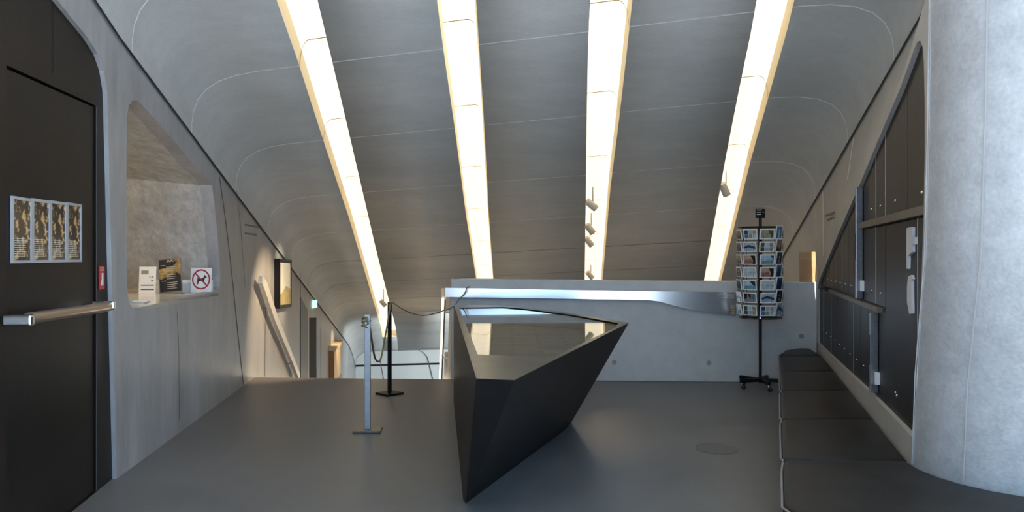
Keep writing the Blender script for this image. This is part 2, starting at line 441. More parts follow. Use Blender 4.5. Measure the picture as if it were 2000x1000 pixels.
# ------------------------------------------------------------------ counter in the opening and what stands on it
ct = thing('reception_counter', 'white polished counter slab in the wall opening beside the door', 'counter', (-3.1, 6.6, 0))
zc = EYE-.368
o = MB(); cpts = [Vector(mpL(5.50, 0)), Vector(mpL(7.72, 0))]
o.prism([[(5.47, 0), (7.76, 0), (7.85, -.9), (7.45, -1.1), (5.3, -1.1)]], lambda y, d: (-2.04-.12*y+d, y, zc), (0, 0, -.035))
o.build('counter_top', M['counter'], ct, bevel=.004)
o = MB(); o.box((-4.0, 5.45, 0), (-3.35, 7.55, zc-.036)); o.build('counter_base', M['wall'], ct)
def stand(name, label, cat, x0, x1, yt, Z, tilt=0, cat_h=None, rz=0, zf=None):
    """a sheet standing on the counter, photo x0..x1, top at yt"""
    a = W(x0, 500, Z); b = W(x1, 500, Z); t = thing(name, label, cat, ((a.x+b.x)/2, Z, zc+.001), rz)
    w = (b.x-a.x); h = EYE+(500-yt)/1500*Z-zc
    return t, w, h
def T(rx): return Matrix.Rotation(rx, 4, 'X')
# white notice
t, w, h = stand('notice_sheet', 'white notice sheet with small printed blocks, nearest the door side on the counter', 'sign', 271, 304, 521, 7.45)
o = MB(); o.box((-w/2, -.002, 0), (w/2, .002, h), T(-.06)); o.build('sheet', M['white'], t, local=True)
o = MB(); o.box((-w*.38, -.004, h*.72), (w*.05, -.0022, h*.86), T(-.06)); o.box((w*.10, -.004, h*.58), (w*.16, -.0022, h*.64), T(-.06)); o.box((w*.22, -.004, h*.60), (w*.36, -.0022, h*.64), T(-.06)); o.box((w*.22, -.004, h*.46), (w*.36, -.0022, h*.52), T(-.06))
o.build('printed_blocks', mat('olive_print', (.30, .30, .22), .5), t, local=True)
o = MB()
for zz in (.30, .14): o.box((-w*.38, -.004, h*zz), (w*.40, -.0022, h*(zz+.035)), T(-.06))
o.build('text_line', M['textgrey'], t, local=True)
# dark poster in acrylic stand
t, w, h = stand('poster_stand', 'dark brown poster with text lines in a clear stand on the counter', 'sign', 312, 357, 504, 7.5)
TP = T(-.10) @ Matrix.Rotation(-.10, 4, 'Y')
o = MB(); o.box((-w/2, -.002, .012), (w/2, .004, h), TP); o.box((-w/2, -.03, 0), (w/2, .05, .008)); o.build('clear_stand', M['alu'], t, local=True)
ps = o = MB(); o.box((-w/2+.008, -.004, .022), (w/2-.008, -.0022, h-.008), TP); pj = o.build('poster', M['gold'], t, local=True)
M['gold'].node_tree.nodes['Principled BSDF'].inputs['Roughness'].default_value = .3
o = MB()
o.add([TP @ Vector(p) for p in [(-w*.46, -.005, h*.97), (w*.12, -.005, h*.97), (w*.32, -.005, h*.86), (w*.1, -.005, h*.76), (-w*.46, -.005, h*.70)]], [(0, 1, 2, 3, 4)])
o.add([TP @ Vector(p) for p in [(-w*.46, -.005, h*.40), (w*.3, -.005, h*.58), (w*.46, -.005, h*.5), (w*.46, -.005, h*.06), (-w*.46, -.005, h*.06)]], [(0, 1, 2, 3, 4)])
o.build('dark_field', M['ink'], t, local=True)
o = MB(); 
for r in range(13):
    zz = h*(.80-.055*r); xa = -w*.40 if r in (0, 4, 8) else -w*.15
    o.box((xa, -.0062, zz), (xa+w*(.22 if r in (0, 4, 8) else random.uniform(.3, .5)), -.0054, zz+h*.013), TP)
for xo in (-.04, .10):
    o.add([TP @ Vector(p) for p in [(w*(xo-.10), -.0058, h*.88), (w*(xo-.03), -.0058, h*.955), (w*(xo+.03), -.0058, h*.955), (w*(xo+.10), -.0058, h*.88), (w*xo, -.0058, h*.915)]], [(0, 1, 4), (1, 2, 4), (2, 3, 4)])
o.build('poster_text', M['paletext'], t, local=True)
# no-dogs sign
t, w, h = stand('no_dogs_sign', 'white sign with a black dog crossed out by a red ring', 'sign', 372, 413, 524, 7.62)
h = .250
TS = T(-.05)
o = MB(); o.box((-w/2, -.002, 0), (w/2, .002, h), TS); o.build('sign_plate', M['white'], t, local=True, bevel=.001)
o = MB(); R = w*.43; cz = h*.54; vs = []; fs = []; K = 40
for i in range(K):
    a = 2*math.pi*i/K
    vs += [TS @ Vector((math.cos(a)*R, -.0045, cz+math.sin(a)*R*1.12)), TS @ Vector((math.cos(a)*R*.85, -.0045, cz+math.sin(a)*R*.85*1.12))]
    fs.append((2*i, 2*i+1, (2*i+3) % (2*K), (2*i+2) % (2*K)))
o.add(vs, fs)
dgn = Vector((1, 0, -1.05)).normalized(); pr = Vector((1.05, 0, 1)).normalized()*R*.075
o.add([TS @ (Vector((0, -.0048, cz))+q) for q in (dgn*R*.95+pr, -dgn*R*.95+pr, -dgn*R*.95-pr, dgn*R*.95-pr)], [(0, 1, 2, 3)])
o.build('prohibition_ring', M['darkred'], t, local=True)
o = MB(); dogp = [(-.55,.35),(-.42,.28),(-.35,.10),(.05,.12),(.30,.22),(.36,.42),(.46,.62),(.56,.42),(.74,.34),(.70,.22),(.52,.20),(.44,.02),(.40,-.20),(.48,-.50),(.36,-.62),(.34,-.50),(.24,-.22),(-.08,-.22),(-.30,-.28),(-.38,-.62),(-.52,-.68),(-.50,-.30),(-.50,-.05),(-.48,.16)]
o.prism([[(x*R*.85, z*R*.85) for x, z in dogp]], lambda x, z: TS @ Vector((x, -.0042, cz+z)), TS.to_3x3() @ Vector((0, .001, 0)))
o.build('dog_pictogram', M['ink'], t, local=True)
# leaflet holders behind the signs
o1 = thing('leaflet_holder', 'low white leaflet rack standing behind the signs on the counter', 'leaflet holder', (-3.35, 7.62, zc+.001))
o = MB(); a = W(270, 500, 7.66).x; b = W(412, 500, 7.66).x
o.box((a, 7.70, zc+.001), (b, 7.715, zc+.13)); o.box((a, 7.66, zc+.001), (b, 7.70, zc+.01)); 
o.build('back_sheet', M['white'], o1)
o = MB(); o.box((a, 7.655, zc+.001), (b, 7.66, zc+.10)); o.build('front_sheet', M['acrylic'], o1)
# pen tray / flyers near the sill
t = thing('flyer_stack', 'small pile of flyers lying on the near end of the counter', 'flyers', (W(266, 500, 6.0).x, 6.05, zc+.001), .2)
for i in range(3):
    o = MB(); o.box((-.05, -.10, i*.004), (.06, .10, i*.004+.0035), Matrix.Rotation(.1*i, 4, 'Z')); o.build('flyer', M['white'] if i != 1 else M['alu'], t, local=True)
# dark chair back seen in the reception room
t = thing('office_chair', 'black office chair just visible behind the reception counter', 'chair', (-4.62, 7.9, 0))
o = MB(); o.box((-.22, .18, .62), (.22, .24, 1.22)); o.build('backrest', M['black'], t, local=True, bevel=.03)
o = MB(); o.box((-.24, -.22, .45), (.24, .22, .53)); o.build('seat', M['black'], t, local=True, bevel=.02)
o = MB(); o.tube([(0, 0, .08), (0, 0, .45)], .03); o.tube([(0, .2, .48), (0, .24, .8)], .02); o.build('column', M['black'], t, local=True)
o = MB()
for i in range(5):
    a = i*2*math.pi/5; o.bar([(0, 0, .08), (.28*math.cos(a), .28*math.sin(a), .03)], .04, .03)
o.box((-.05, -.05, 0), (.05, .05, .08)); o.build('base', M['black'], t, local=True)

# lettering on the left and right walls (too small to read)
def wall_text(pts, label, fmap):
    t = thing('wall_lettering', label, 'lettering', fmap(*pts[0][0]))
    for (a, b) in pts:
        o = MB(); y0, z0 = a; y1, z1 = b; k = 0; y = y0
        while y < y1:
            ww = random.uniform(.02, .07); o.prism([[(y, z0), (min(y+ww, y1), z0), (min(y+ww, y1), z0-.022), (y, z0-.022)]], fmap, (-.002, 0, 0)); y += ww+.02
        o.build('text_line', M['faint'], t)
def ftL(y, z): return Vector((-2.04-.12*y+.003, y, EYE+z))
wall_text([((8.95, .375), (9.75, .375)), ((8.95, .275), (9.6, .275))], 'two faint lines of dark lettering on the left wall above the stair rail', ftL)

# ------------------------------------------------------------------ floor, stairs, far end
fl = MB()
fl.prism([[(YB, -3.6), (9.49, -3.6), (9.49, -3.17), (9.34, -.80), (9.30, 5.4), (YB, 5.4)]], lambda y, x: (x, y, 0), (0, 0, -.2))
tag(fl.build('floor', M['floor']), kind='structure')
def stair_x(y): return -.75-.10*(y-9.3)
st = MB(); y = 9.36; z = 0
prof = []
for i in range(10): z -= .165; prof.append((y, z)); y += .3
LAND = y; prof2 = []; y = 15.6
for i in range(13): z -= .165; prof2.append((y, z)); y += .3
ZB = z
for (yy, zz) in prof: st.prism([[(yy, XL(yy)+.0), (yy+.301, XL(yy+.3)), (yy+.301, stair_x(yy+.3)), (yy, stair_x(yy))]], lambda a, b, zz=zz: (b, a, zz), (0, 0, -.2))
st.prism([[(LAND, XL(LAND)), (15.61, XL(15.6)), (15.61, stair_x(15.6)), (LAND, stair_x(LAND))]], lambda a, b: (b, a, -1.65), (0, 0, -.2))
for (yy, zz) in prof2: st.prism([[(yy, XL(yy)), (yy+.301, XL(yy+.3)), (yy+.301, stair_x(yy+.3)), (yy, stair_x(yy))]], lambda a, b, zz=zz: (b, a, zz), (0, 0, -.2))
tag(st.build('floor_stairs', M['floor']), kind='structure')
lf = MB(); lf.box((-5.5, 9.3, ZB-.2), (8, 25, ZB-.001)); tag(lf.build('floor_lower', M['floor']), kind='structure')
tg = MB(); tg.box((-14, -22, -.25), (16, YB, -.03)); tag(tg.build('floor_bounce', mat('pale_bounce_ground', (.82, .84, .87), .7, noise=[(2, .04)])), kind='structure')  # unseen white ground, added to bounce daylight up onto the ceiling
# far wall
fw = MB()
fx = lambda x: 24.4-.23*(x+4.97)
fw.prism([[(-5.4, ZB), (7.6, ZB), (7.6, 1.6), (-5.4, -.9)]], lambda x, z: (x, fx(x), z), (0, .15, 0))
tag(fw.build('wall_back', M['farwall']), kind='structure')
def fstrip(pts, w, mt, horiz=False):
    global n
    j = MB(); rows = []
    for x, y in pts:
        Z = 24.0; X = (x-1000)/1500*Z
        for _ in range(5): Z = fx(X)-.01; X = (x-1000)/1500*Z
        p = W(x, y, Z); dd = Vector((0, 0, w)) if horiz else Vector((w, 0, 0)); rows.append([p-dd, p+dd])
    sheet(j, rows); n += 1; tag(j.build('trim_%d' % n, M[mt]), kind='structure')
fstrip([(688, 714.5), (866, 710)], .03, 'djoint', True)
fstrip([(742, 702), (750, 745)], .012, 'gjoint')
fstrip([(816, 683), (826, 688), (834, 697), (838, 712), (846, 745)], .02, 'gjoint')
# black doorway panel and exit sign
t = thing('door_2', None, None, (XL(14.6), 14.6, -1.65)); tag(t, kind='structure')
o = MB(); o.prism([[(14.16, -1.135), (15.19, -1.22), (15.19, -3.14), (14.16, -3.14)]], lambda y, z: (-2.04-.12*y-.015, y, EYE+z), (-.03, 0, 0)); o.build('door_leaf', M['djoint'], t)
o = MB(); o.prism([[(13.1, -.70), (13.9, -.98), (13.9, -3.14), (13.1, -3.14)]], lambda y, z: (-2.04-.12*y+.012, y, EYE+z), (-.01, 0, 0)); o.build('side_panel', mat('grey_panel', (.16, .17, .18), .5), t)
y0, h0 = onL(611, 594)
t = thing('exit_sign', 'small lit pale green exit sign high on the left wall above the black doorway', 'sign', (XL(y0)+.01, y0, EYE+h0))
o = MB(); o.box((XL(y0)+.005, y0-.14, EYE+h0-.07), (XL(y0)+.05, y0+.14, EYE+h0+.07)); o.build('sign_box', M['exit'], t)

# framed picture on the stair wall
def wallbox(mb, y0, y1, z0, z1, off, th, zs=0):
    mb.prism([[(y0, z0), (y1, z0+zs), (y1, z1+zs), (y0, z1)]], lambda y, z: (-2.04-.12*y+off+th, y, EYE+z), (-th, 0, 0))
t = thing('picture_frame', 'black framed pale picture lit on the left wall above the stair rail', 'picture', (XL(11), 11.0, EYE-.72))
o = MB(); F = [(10.75, -.74), (11.75, -.78), (11.75, -.06), (10.75, -.04)]; G = [(10.80, -.69), (11.70, -.73), (11.70, -.11), (10.80, -.09)]
o.prism([F, G], lambda y, z: (-2.04-.12*y+.08, y, EYE+z), (-.08, 0, 0)); o.build('frame', M['black'], t)
o = MB(); o.prism([G], lambda y, z: (-2.04-.12*y+.070, y, EYE+z), (-.02, 0, 0)); o.build('print', mat('pale_print_field', (.78, .74, .62), .3, noise=[(3, .06)]), t)
o = MB(); o.prism([[(10.80, -.69), (11.70, -.73), (11.70, -.50), (11.3, -.44), (10.9, -.55), (10.80, -.52)]], lambda y, z: (-2.04-.12*y+.072, y, EYE+z), (-.001, 0, 0)); o.build('print_hill', mat('print_ochre', (.46, .36, .14), .4, noise=[(9, .3)]), t)
# small box picture further down
t = thing('display_box', 'brown display box in a bright pool of light far down the left wall', 'display box', (XL(18), 18, EYE-2.4))
o = MB(); wallbox(o, 17.2, 18.9, -2.9, -2.12, .0, .12); o.build('box', M['wood'], t)
o = MB(); wallbox(o, 17.25, 18.85, -2.86, -2.16, .12, .004); o.build('front_panel', M['cream'], t)
o = MB(); wallbox(o, 17.15, 18.95, -2.12, -2.06, .0, .16); o.build('shelf', M['cream'], t)

# ------------------------------------------------------------------ parapet and its rail
PF = lambda x: 9.28-.045*(x+.74)                     # front face in plan
pp = MB()
ptop = lambda x: EYE-.276-.008*(x+.74)
outl = [(-.74, 0), (3.62, 0), (3.62, ptop(3.62)), (2.0, ptop(2)), (.6, ptop(.6)), (-.62, ptop(-.7)), (-.69, ptop(-.7)-.012), (-.73, ptop(-.7)-.045), (-.74, ptop(-.7)-.09)]
pp.prism([outl], lambda x, z: (x, PF(x), z), (0, .26, 0))
# return along the stair
xs = lambda y: stair_x(y)+.01
pp.prism([[(9.3, ZB), (9.3, ptop(-.7)), (9.55, ptop(-.7)-.02), (12.4, -.40), (15.6, -.45), (19.5, -2.6), (19.5, ZB)]], lambda y, z: (xs(y), y, z), (.22, 0, 0))
pp.prism([[(-.75, ZB), (5.0, ZB), (5.0, 0), (-.75, 0)]], lambda x, z: (x, 9.32, z), (0, .2, 0))
tag(pp.build('wall_parapet', M['parapet'], bevel=.01), kind='structure')
for (px, py) in [(1200, 708), (1383, 708), (1560, 655)]:
    Z = 9.18; p = W(px, py, Z); j = MB(); Yp = PF(p.x)-.002
    j.tube([(p.x, Yp+.003, p.z), (p.x, Yp, p.z)], .030, 20); n += 1; tag(j.build('trim_%d' % n, M['plug']), kind='structure')
# steel rail
rl = thing('parapet_rail', 'polished steel rail band along the concrete parapet, flaring towards the rack', 'rail', (.5, 9.1, .9))
pts_t = [(870, 562), (1000, 564.5), (1200, 568), (1300, 569), (1437, 571)]
pts_b = [(1437, 617), (1425, 616), (1400, 612), (1370, 608), (1340, 603), (1310, 595), (1288, 589), (1265, 586), (1200, 585), (1000, 582), (870, 580)]
o = MB(); poly = []
for x, y in pts_t+pts_b:
    Z = 9.1; p = W(x, y, Z); Z = PF(p.x)-.075; p = W(x, y, Z); poly.append((p.x, p.z))
o.prism([poly], lambda x, z: (x, PF(x)-.075, z), (0, .045, 0)); o.build('rail_band', M['polished'], rl, bevel=.008)
o = MB()
for bx in (-.5, .6, 1.7, 2.5): o = MB(); o.box((bx-.03, PF(bx)-.031, 1.0), (bx+.03, PF(bx)+.002, 1.06)); o.build('wall_fixing', M['steel'], rl)
o = MB(); a = W(866, 562, 9.22); b = W(866, 580, 9.22)
o.bar([(-.79, PF(-.79)-.052, (a.z+b.z)/2), (-.83, 9.27, (a.z+b.z)/2), (-.84, 9.34, (a.z+b.z)/2)], .045, a.z-b.z); o.build('end_return', M['polished'], rl, bevel=.006)
# perforated end
o = MB()
for i in range(10):
    for k in range(3):
        p = W(1404+i*3.2, 575+k*3.4, 9.05); o.box((p.x-.004, PF(p.x)-.0775, p.z-.004), (p.x+.004, PF(p.x)-.0745, p.z+.004))
o.build('perforation', mat('grey_perforation', (.75, .72, .7), .4), rl); o = MB()
for i in range(3):
    for k in range(6):
        p = W(1428+i*3, 597+k*3.2, 9.05); o.box((p.x-.004, PF(p.x)-.0775, p.z-.004), (p.x+.004, PF(p.x)-.0745, p.z+.004))
o.build('perforation', mat('warm_perforation', (.75, .5, .3), .4), rl)
# stair handrail on the parapet return
sr = thing('stair_handrail', 'bright handrail running down the stairs beside the parapet end', 'handrail', (-.85, 9.4, .9))
path = [W(867.5, 583, 9.42), W(866, 620, 10.1), W(864.5, 665, 10.8), W(862.5, 705, 11.35), W(861, 745, 11.95)]
for i, p in enumerate(path): path[i] = p+Vector((0, 0, 0))
o = MB(); o.bar(path, .045, .04); o.build('rail', M['steel'], sr)
o = MB(); o.bar([p+Vector((-.012, -.025, .0)) for p in path], .03, .03); o.build('light_strip', M['led'], sr)
for (x, y, Z) in [(866, 600, 9.8), (863, 690, 11.1)]:
    o = MB(); p = W(x, y, Z); o.tube([p+Vector((0, 0, -.03)), p+Vector((.03, 0, -.07)), (xs(Z)+.01, Z, p.z-.07)], .008, 8); o.build('bracket', M['steel'], sr)
# left stair handrail
lr = thing('stair_handrail', 'steel handrail with a broad flared top descending along the left stair wall', 'handrail', (-3.1, 9.7, .9))
pl_ = []
for (x, y, Z) in [(505, 546, 9.45), (513, 562, 9.7), (522, 590, 10.0), (532, 620, 10.35), (545, 655, 10.9), (562, 700, 11.7), (577, 737, 12.4)]: 
    p = W(x, y, Z); pl_.append(Vector((XL(Z)+.08, Z, p.z)))
o = MB(); o.bar(pl_, [.05]*7, [.10, .16, .16, .14, .13, .12, .12]); o.build('rail', mat('satin_steel', (.85, .83, .8), .4, metal=.5), lr, bevel=.006)
o = MB(); o.bar([p+Vector((.0, 0, .033)) for p in pl_[2:]], .045, .006); 
o.build('polished_cap', M['polished'], lr)
for i in (2, 5): o = MB(); p = pl_[i]; o.tube([p+Vector((0, 0, -.03)), p+Vector((-.02, 0, -.08)), p+Vector((-.085, 0, -.08))], .01, 8); o.build('bracket', M['steel'], lr)

# ------------------------------------------------------------------ right side: locker wall, upper wall, column
def cshift(h): return clampi([(-1.5, .04), (-1.08, 0), (-.6, -.07), (0, -.27), (.6, -.33), (1.3, -.37), (5, -.42)], h)
def onR(x, y):
    Z = .902/((x-1000)/1500-.297); return (Z, (500-y)/1500*Z)
def mpR(off=0): return lambda y, z: (.902+.297*y+off, y, EYE+z)
OPEN = [onR(*p) for p in [(1797,79),(1802,92),(1804.5,120),(1806,200),(1806,300),(1804,420),(1800,540),(1795,650),(1789,760),(1781,852),(1750,820),(1700,768),(1650,721),(1600,673),(1592,662),(1588.5,645),(1588,620),(1590,595),(1600,548),(1640,450),(1680,358),(1720,262),(1755,180),(1778,118),(1785,97),(1791,83)]]
up = [(1570, 600), (1600, 536), (1640, 438), (1680, 346), (1720, 250), (1755, 166), (1778, 100), (1786, 70)]
U = [(9.35, -.50), (8.95, -.33)]+[onR(*p) for p in up[1:]]+[(3.63, 1.3)]
NEAR = [(4.0+cshift(h), h) for h in (-1.5, -1.08, -.6, -.3, 0, .3, .6, 1.0)]
rw = MB(); rw.prism([[(8.95, -1.5)]+NEAR+list(reversed(U[1:])), OPEN], mpR(), (.10, .0, 0))
tag(rw.build('wall_right', M['rwall']), kind='structure')
# upper wall lofted from the slanting lip to the ceiling joint
uw = MB(); rows = []
for (y, z) in U[1:]:
    a = Vector(mpR()(y, z)); 
    ys = y-.05 if y > 3.7 else y
    b = Vector((XR(y), y, EYE+hs(y)+.0)); rows.append([a.lerp(b, t) for t in (0, .25, .5, .75, 1)])
sheet(uw, rows)
# hall wall beyond the lockers
far = []
for y in (8.95, 9.6, 12, 16, 20, 21.5, 22.5, 23.5, 24):
    s = y+.23*(XR(y)+2.04+.12*y)
    far.append([Vector((XR(y)+(.05 if y < 9 else .2), y, LOW+EYE+.5)), Vector((XR(y)+(.06 if y < 9 else .2), y, EYE-.36 if y < 10 else EYE-.36-.2*(y-9.6))), Vector((XR(y)+.10, y, EYE+hs(y)-.25-dip(s))), Vector((XR(y), y, EYE+hs(y)-dip(s)))])
sheet(uw, far)
uo = uw.build('wall_right_upper', M['rwall'], smooth=True, angle=25); tag(uo, kind='structure')
# pale vertical joints continuing from the ceiling joints
def rstrip(x, y0, y1, w=.006):
    global n
    k = (x-1000)/1500; Z = 1.57/(k-.2155); j = MB(); rows = []
    for y in (y0, (y0+y1)/2, y1):
        h = (500-y)/1500*Z; fr_ = 1.0
        # point on the lofted wall
        yy = Z; zU = interp(sorted([(a, b) for a, b in U]), yy); xU = mpR()(yy, 0)[0]; t = (h-zU)/(hs(yy)-zU)
        X = lerp(xU, XR(yy), t); rows.append([Vector((X-.006, yy-w, EYE+h)), Vector((X-.006, yy+w, EYE+h))])
    sheet(j, rows); n += 1; tag(j.build('trim_%d' % n, M['joint']), kind='structure')
rstrip(1608, 374, 500); rstrip(1670, 268, 350)
def ftR(y, z):
    zU = interp(sorted([(a, b) for a, b in U]), y); t = (z-zU)/(hs(y)-zU)
    return Vector((lerp(mpR()(y, 0)[0], XR(y), t)-.006, y, EYE+z))
t = thing('wall_lettering', 'two faint lines of lettering on the right wall above the lockers', 'lettering', ftR(7.8, .45))
for zz, y1 in ((.435, 8.1), (.385, 7.95)):
    o = MB(); y = 7.45
    while y < y1:
        ww = random.uniform(.02, .06); o.prism([[(y, zz), (y+ww, zz), (y+ww, zz-.022), (y, zz-.022)]], ftR, (-.002, 0, 0)); y += ww+.015
    o.build('text_line', mat('faint_lettering', (.2, .18, .16), .6), t)
# column
cp = [(2.7, 5.2), (2.5, 4.4), (2.3, 4.1), (2.092, 4.0), (2.085, 3.90), (2.10, 3.78), (2.15, 3.66), (2.225, 3.56), (2.32, 3.48), (2.50, 3.37), (2.8, 3.24), (3.3, 3.08), (4.2, 2.85), (5.3, 2.7), (5.3, 5.2)]
cm = MB(); rows = []
for h in (-1.5, -1.3, -1.08, -.85, -.6, -.4, -.2, 0, .3, .6, 1.0, 1.3, 2, 3.6):
    s_ = cshift(h); rows.append([Vector((x+.297*s_, y+s_, EYE+h)) for x, y in cp]+[Vector((cp[0][0]+.297*s_, cp[0][1]+s_, EYE+h))])
sheet(cm, rows); tag(cm.build('wall_right_front', M['column'], smooth=True, angle=50), kind='structure')
for ci, wv in ((6, .004), (3, .005)):
    j = MB(); rows = []
    for h in (-1.08, -.85, -.6, -.4, -.2, 0, .3, .6, 1.0, 1.3, 2):
        s_ = cshift(h); x, y = cp[ci]; x0, y0 = cp[ci-1]; d = Vector((x-x0, y-y0, 0)).normalized(); nn = Vector((-d.y, d.x, 0))
        p = Vector((x+.297*s_, y+s_, EYE+h)); c = -nn*.004
        c = Vector((-.004, -.008, 0)) if ci == 6 else Vector((-.008, 0, 0)); rows.append([p+c-d*wv, p+c+d*wv])
    sheet(j, rows); n += 1; tag(j.build('trim_%d' % n, M['cjoint']), kind='structure')
sw = MB(); sw.box((5.3, YB, 0), (5.45, 5.2, 6.5)); tag(sw.build('wall_right_side', M['column']), kind='structure')

# ------------------------------------------------------------------ locker bank
lk = thing('locker_bank', 'dark wooden locker bank filling the slanted recess in the right wall', 'lockers', mpR(.06)(6.2, -1.0))
cx_ = sum(p[0] for p in OPEN)/len(OPEN); cy_ = sum(p[1] for p in OPEN)/len(OPEN)
o = MB(); o.prism([[(lerp(p[0], cx_, -.004), lerp(p[1], cy_, -.01)) for p in OPEN]], mpR(.062), (.03, 0, 0)); o.build('back_panel', M['djoint'], lk)
def clip(poly, conv):
    """Sutherland-Hodgman against a convex loop"""
    A = sum(conv[i][0]*conv[(i+1) % len(conv)][1]-conv[(i+1) % len(conv)][0]*conv[i][1] for i in range(len(conv)))
    out = poly
    for i in range(len(conv)):
        a = conv[i]; b = conv[(i+1) % len(conv)]
        ins = lambda p: ((b[0]-a[0])*(p[1]-a[1])-(b[1]-a[1])*(p[0]-a[0]))*(1 if A > 0 else -1) >= -1e-9
        res = []
        for k in range(len(out)):
            p, q = out[k-1], out[k]
            if ins(q) != ins(p):
                d1 = (b[0]-a[0])*(p[1]-a[1])-(b[1]-a[1])*(p[0]-a[0]); d2 = (b[0]-a[0])*(q[1]-a[1])-(b[1]-a[1])*(q[0]-a[0])
                t = d1/(d1-d2); res.append((lerp(p[0], q[0], t), lerp(p[1], q[1], t)))
            if ins(q): res.append(q)
        out = res
        if len(out) < 3: return []
    return out
def hull2(ps):
    ps = sorted(set(ps)); 
    def half(ps):
        h = []
        for p in ps:
            while len(h) >= 2 and (h[-1][0]-h[-2][0])*(p[1]-h[-2][1])-(h[-1][1]-h[-2][1])*(p[0]-h[-2][0]) <= 0: h.pop()
            h.append(p)
        return h
    a = half(ps); b = half(ps[::-1]); return a[:-1]+b[:-1]
CONV = hull2(OPEN)
def ldoor(y0, y1, z0, z1, lock=None, name='locker_door', g=.004, off=.03, ed=True):
    poly = clip([(y0+g, z0+g), (y1-g, z0+g), (y1-g, z1-g), (y0+g, z1-g)], CONV)
    if len(poly) < 3: return None
    o = MB(); o.prism([poly], mpR(off), (.025, 0, 0)); dd = o.build(name, M['locker'], lk)
    if lock:
        for (ly, lz) in lock:
            p = Vector(mpR(off)(ly, lz)); o = MB(); o.tube([p, p+Vector((-.006, .002, 0))], [.010, .007], 12); o.build('lock', M['polished'], dd, smooth=True)
    return dd
# lower tier
y = 5.25
while y < 9.6: ldoor(y, y+.35, -1.1, -.375, [(y+.19, -.83)]); y += .35
# upper tier up to the slanting lip
y = 5.92
while y < 9.6: ldoor(y, y+.345, -.335, 1.2, [(y+.17, -.25)] if y < 8.0 else None); y += .345
# lockers right of the metal strip
ldoor(5.27, 5.80, -.335, .20, [(5.44, -.25)]); ldoor(4.92, 5.27, -.335, .20, [(5.09, -.25)])
# top compartment doors
ldoor(5.27, 5.80, .255, 1.5, [(5.44, .33)]); ldoor(4.92, 5.27, .255, 1.5, [(5.09, .33)])
ldoor(4.27, 4.92, .255, 1.5, [(4.6, .33)]); ldoor(3.6, 4.27, .255, 1.5, [(3.93, .325)])
# tall door
td = ldoor(4.035, 4.915, -1.2, .20, [(4.60, -.82), (4.56, -.83)], name='tall_door')
ldoor(4.915, 5.25, -1.2, -.345, None)
ldoor(3.6, 4.03, -1.2, .20, None, name='side_panel')
# white edge line of the tall door
o = MB(); o.prism([[(4.026, -.90), (4.031, -.90), (4.031, .20), (4.026, .20)]], mpR(.028), (.005, 0, 0)); o.build('edge_line', M['white_edge'], lk)
o = MB()
for (yy, z0, z1) in [(5.27, -.33, .20), (5.27, .255, .72), (4.92, .255, .9), (7.0, -.33, .3), (7.85, -1.0, -.4), (6.30, -1.0, -.4), (8.55, -1.0, -.3)]:
    o.prism([[(yy-.003, z0), (yy+.003, z0), (yy+.003, z1), (yy-.003, z1)]], mpR(.028), (.003, 0, 0))
o.build('pale_door_edge', M['white_edge'], lk)
# ledges
o = MB(); pr_ = clip([(3.6, .205), (5.83, .205), (5.83, .25), (3.6, .25)], CONV); o.prism([pr_], mpR(-.005), (.06, 0, 0)); o.build('ledge', M['lockedge'], lk)
o = MB(); pr_ = clip([(5.03, -.37), (7.8, -.37), (7.8, -.338), (5.03, -.338)], CONV); o.prism([pr_], mpR(-.005), (.06, 0, 0)); o.build('ledge', M['lockedge'], lk)
# metal pull strips
for (ya, z0, z1) in [(5.83, -.325, .52), (5.19, -.92, -.385)]:
    o = MB(); o.prism([[(ya-.03, z0), (ya+.03, z0), (ya+.03, z1), (ya-.03, z1)]], mpR(-.025), (.05, 0, 0)); ms = o.build('metal_strip', M['alu'], lk, bevel=.004)
    o = MB(); zm = (z0*.65+z1*.35); o.prism([[(ya-.008, zm), (ya+.008, zm), (ya+.008, zm+.2), (ya-.008, zm+.2)]], mpR(-.027), (.003, 0, 0)); o.build('slot', M['djoint'], ms)
    o = MB(); o.prism([[(ya-.065, z0+.06), (ya-.035, z0+.06), (ya-.035, z0+.14), (ya-.065, z0+.14)]], mpR(-.0), (.03, 0, 0)); o.build('catch', M['white'], ms)
# latch plates on the tall door
def lat(pts, name):
    poly = [onR(*p) for p in pts]; o = MB(); o.prism([poly], mpR(.012), (.017, 0, 0)); return o.build(name, M['white_edge'], td)
lat([(1766,446),(1772,444),(1773,448),(1775,443),(1777,444),(1777,492),(1769,500),(1768,525),(1766,525),(1766,500)], 'latch_plate')
lat([(1776,464),(1781,463),(1781,477),(1776,478)], 'latch_knob')
lat([(1769,540),(1775,537),(1777,545),(1775,548),(1776,612),(1771,613),(1770,606),(1767,590),(1767,560)], 'door_handle')

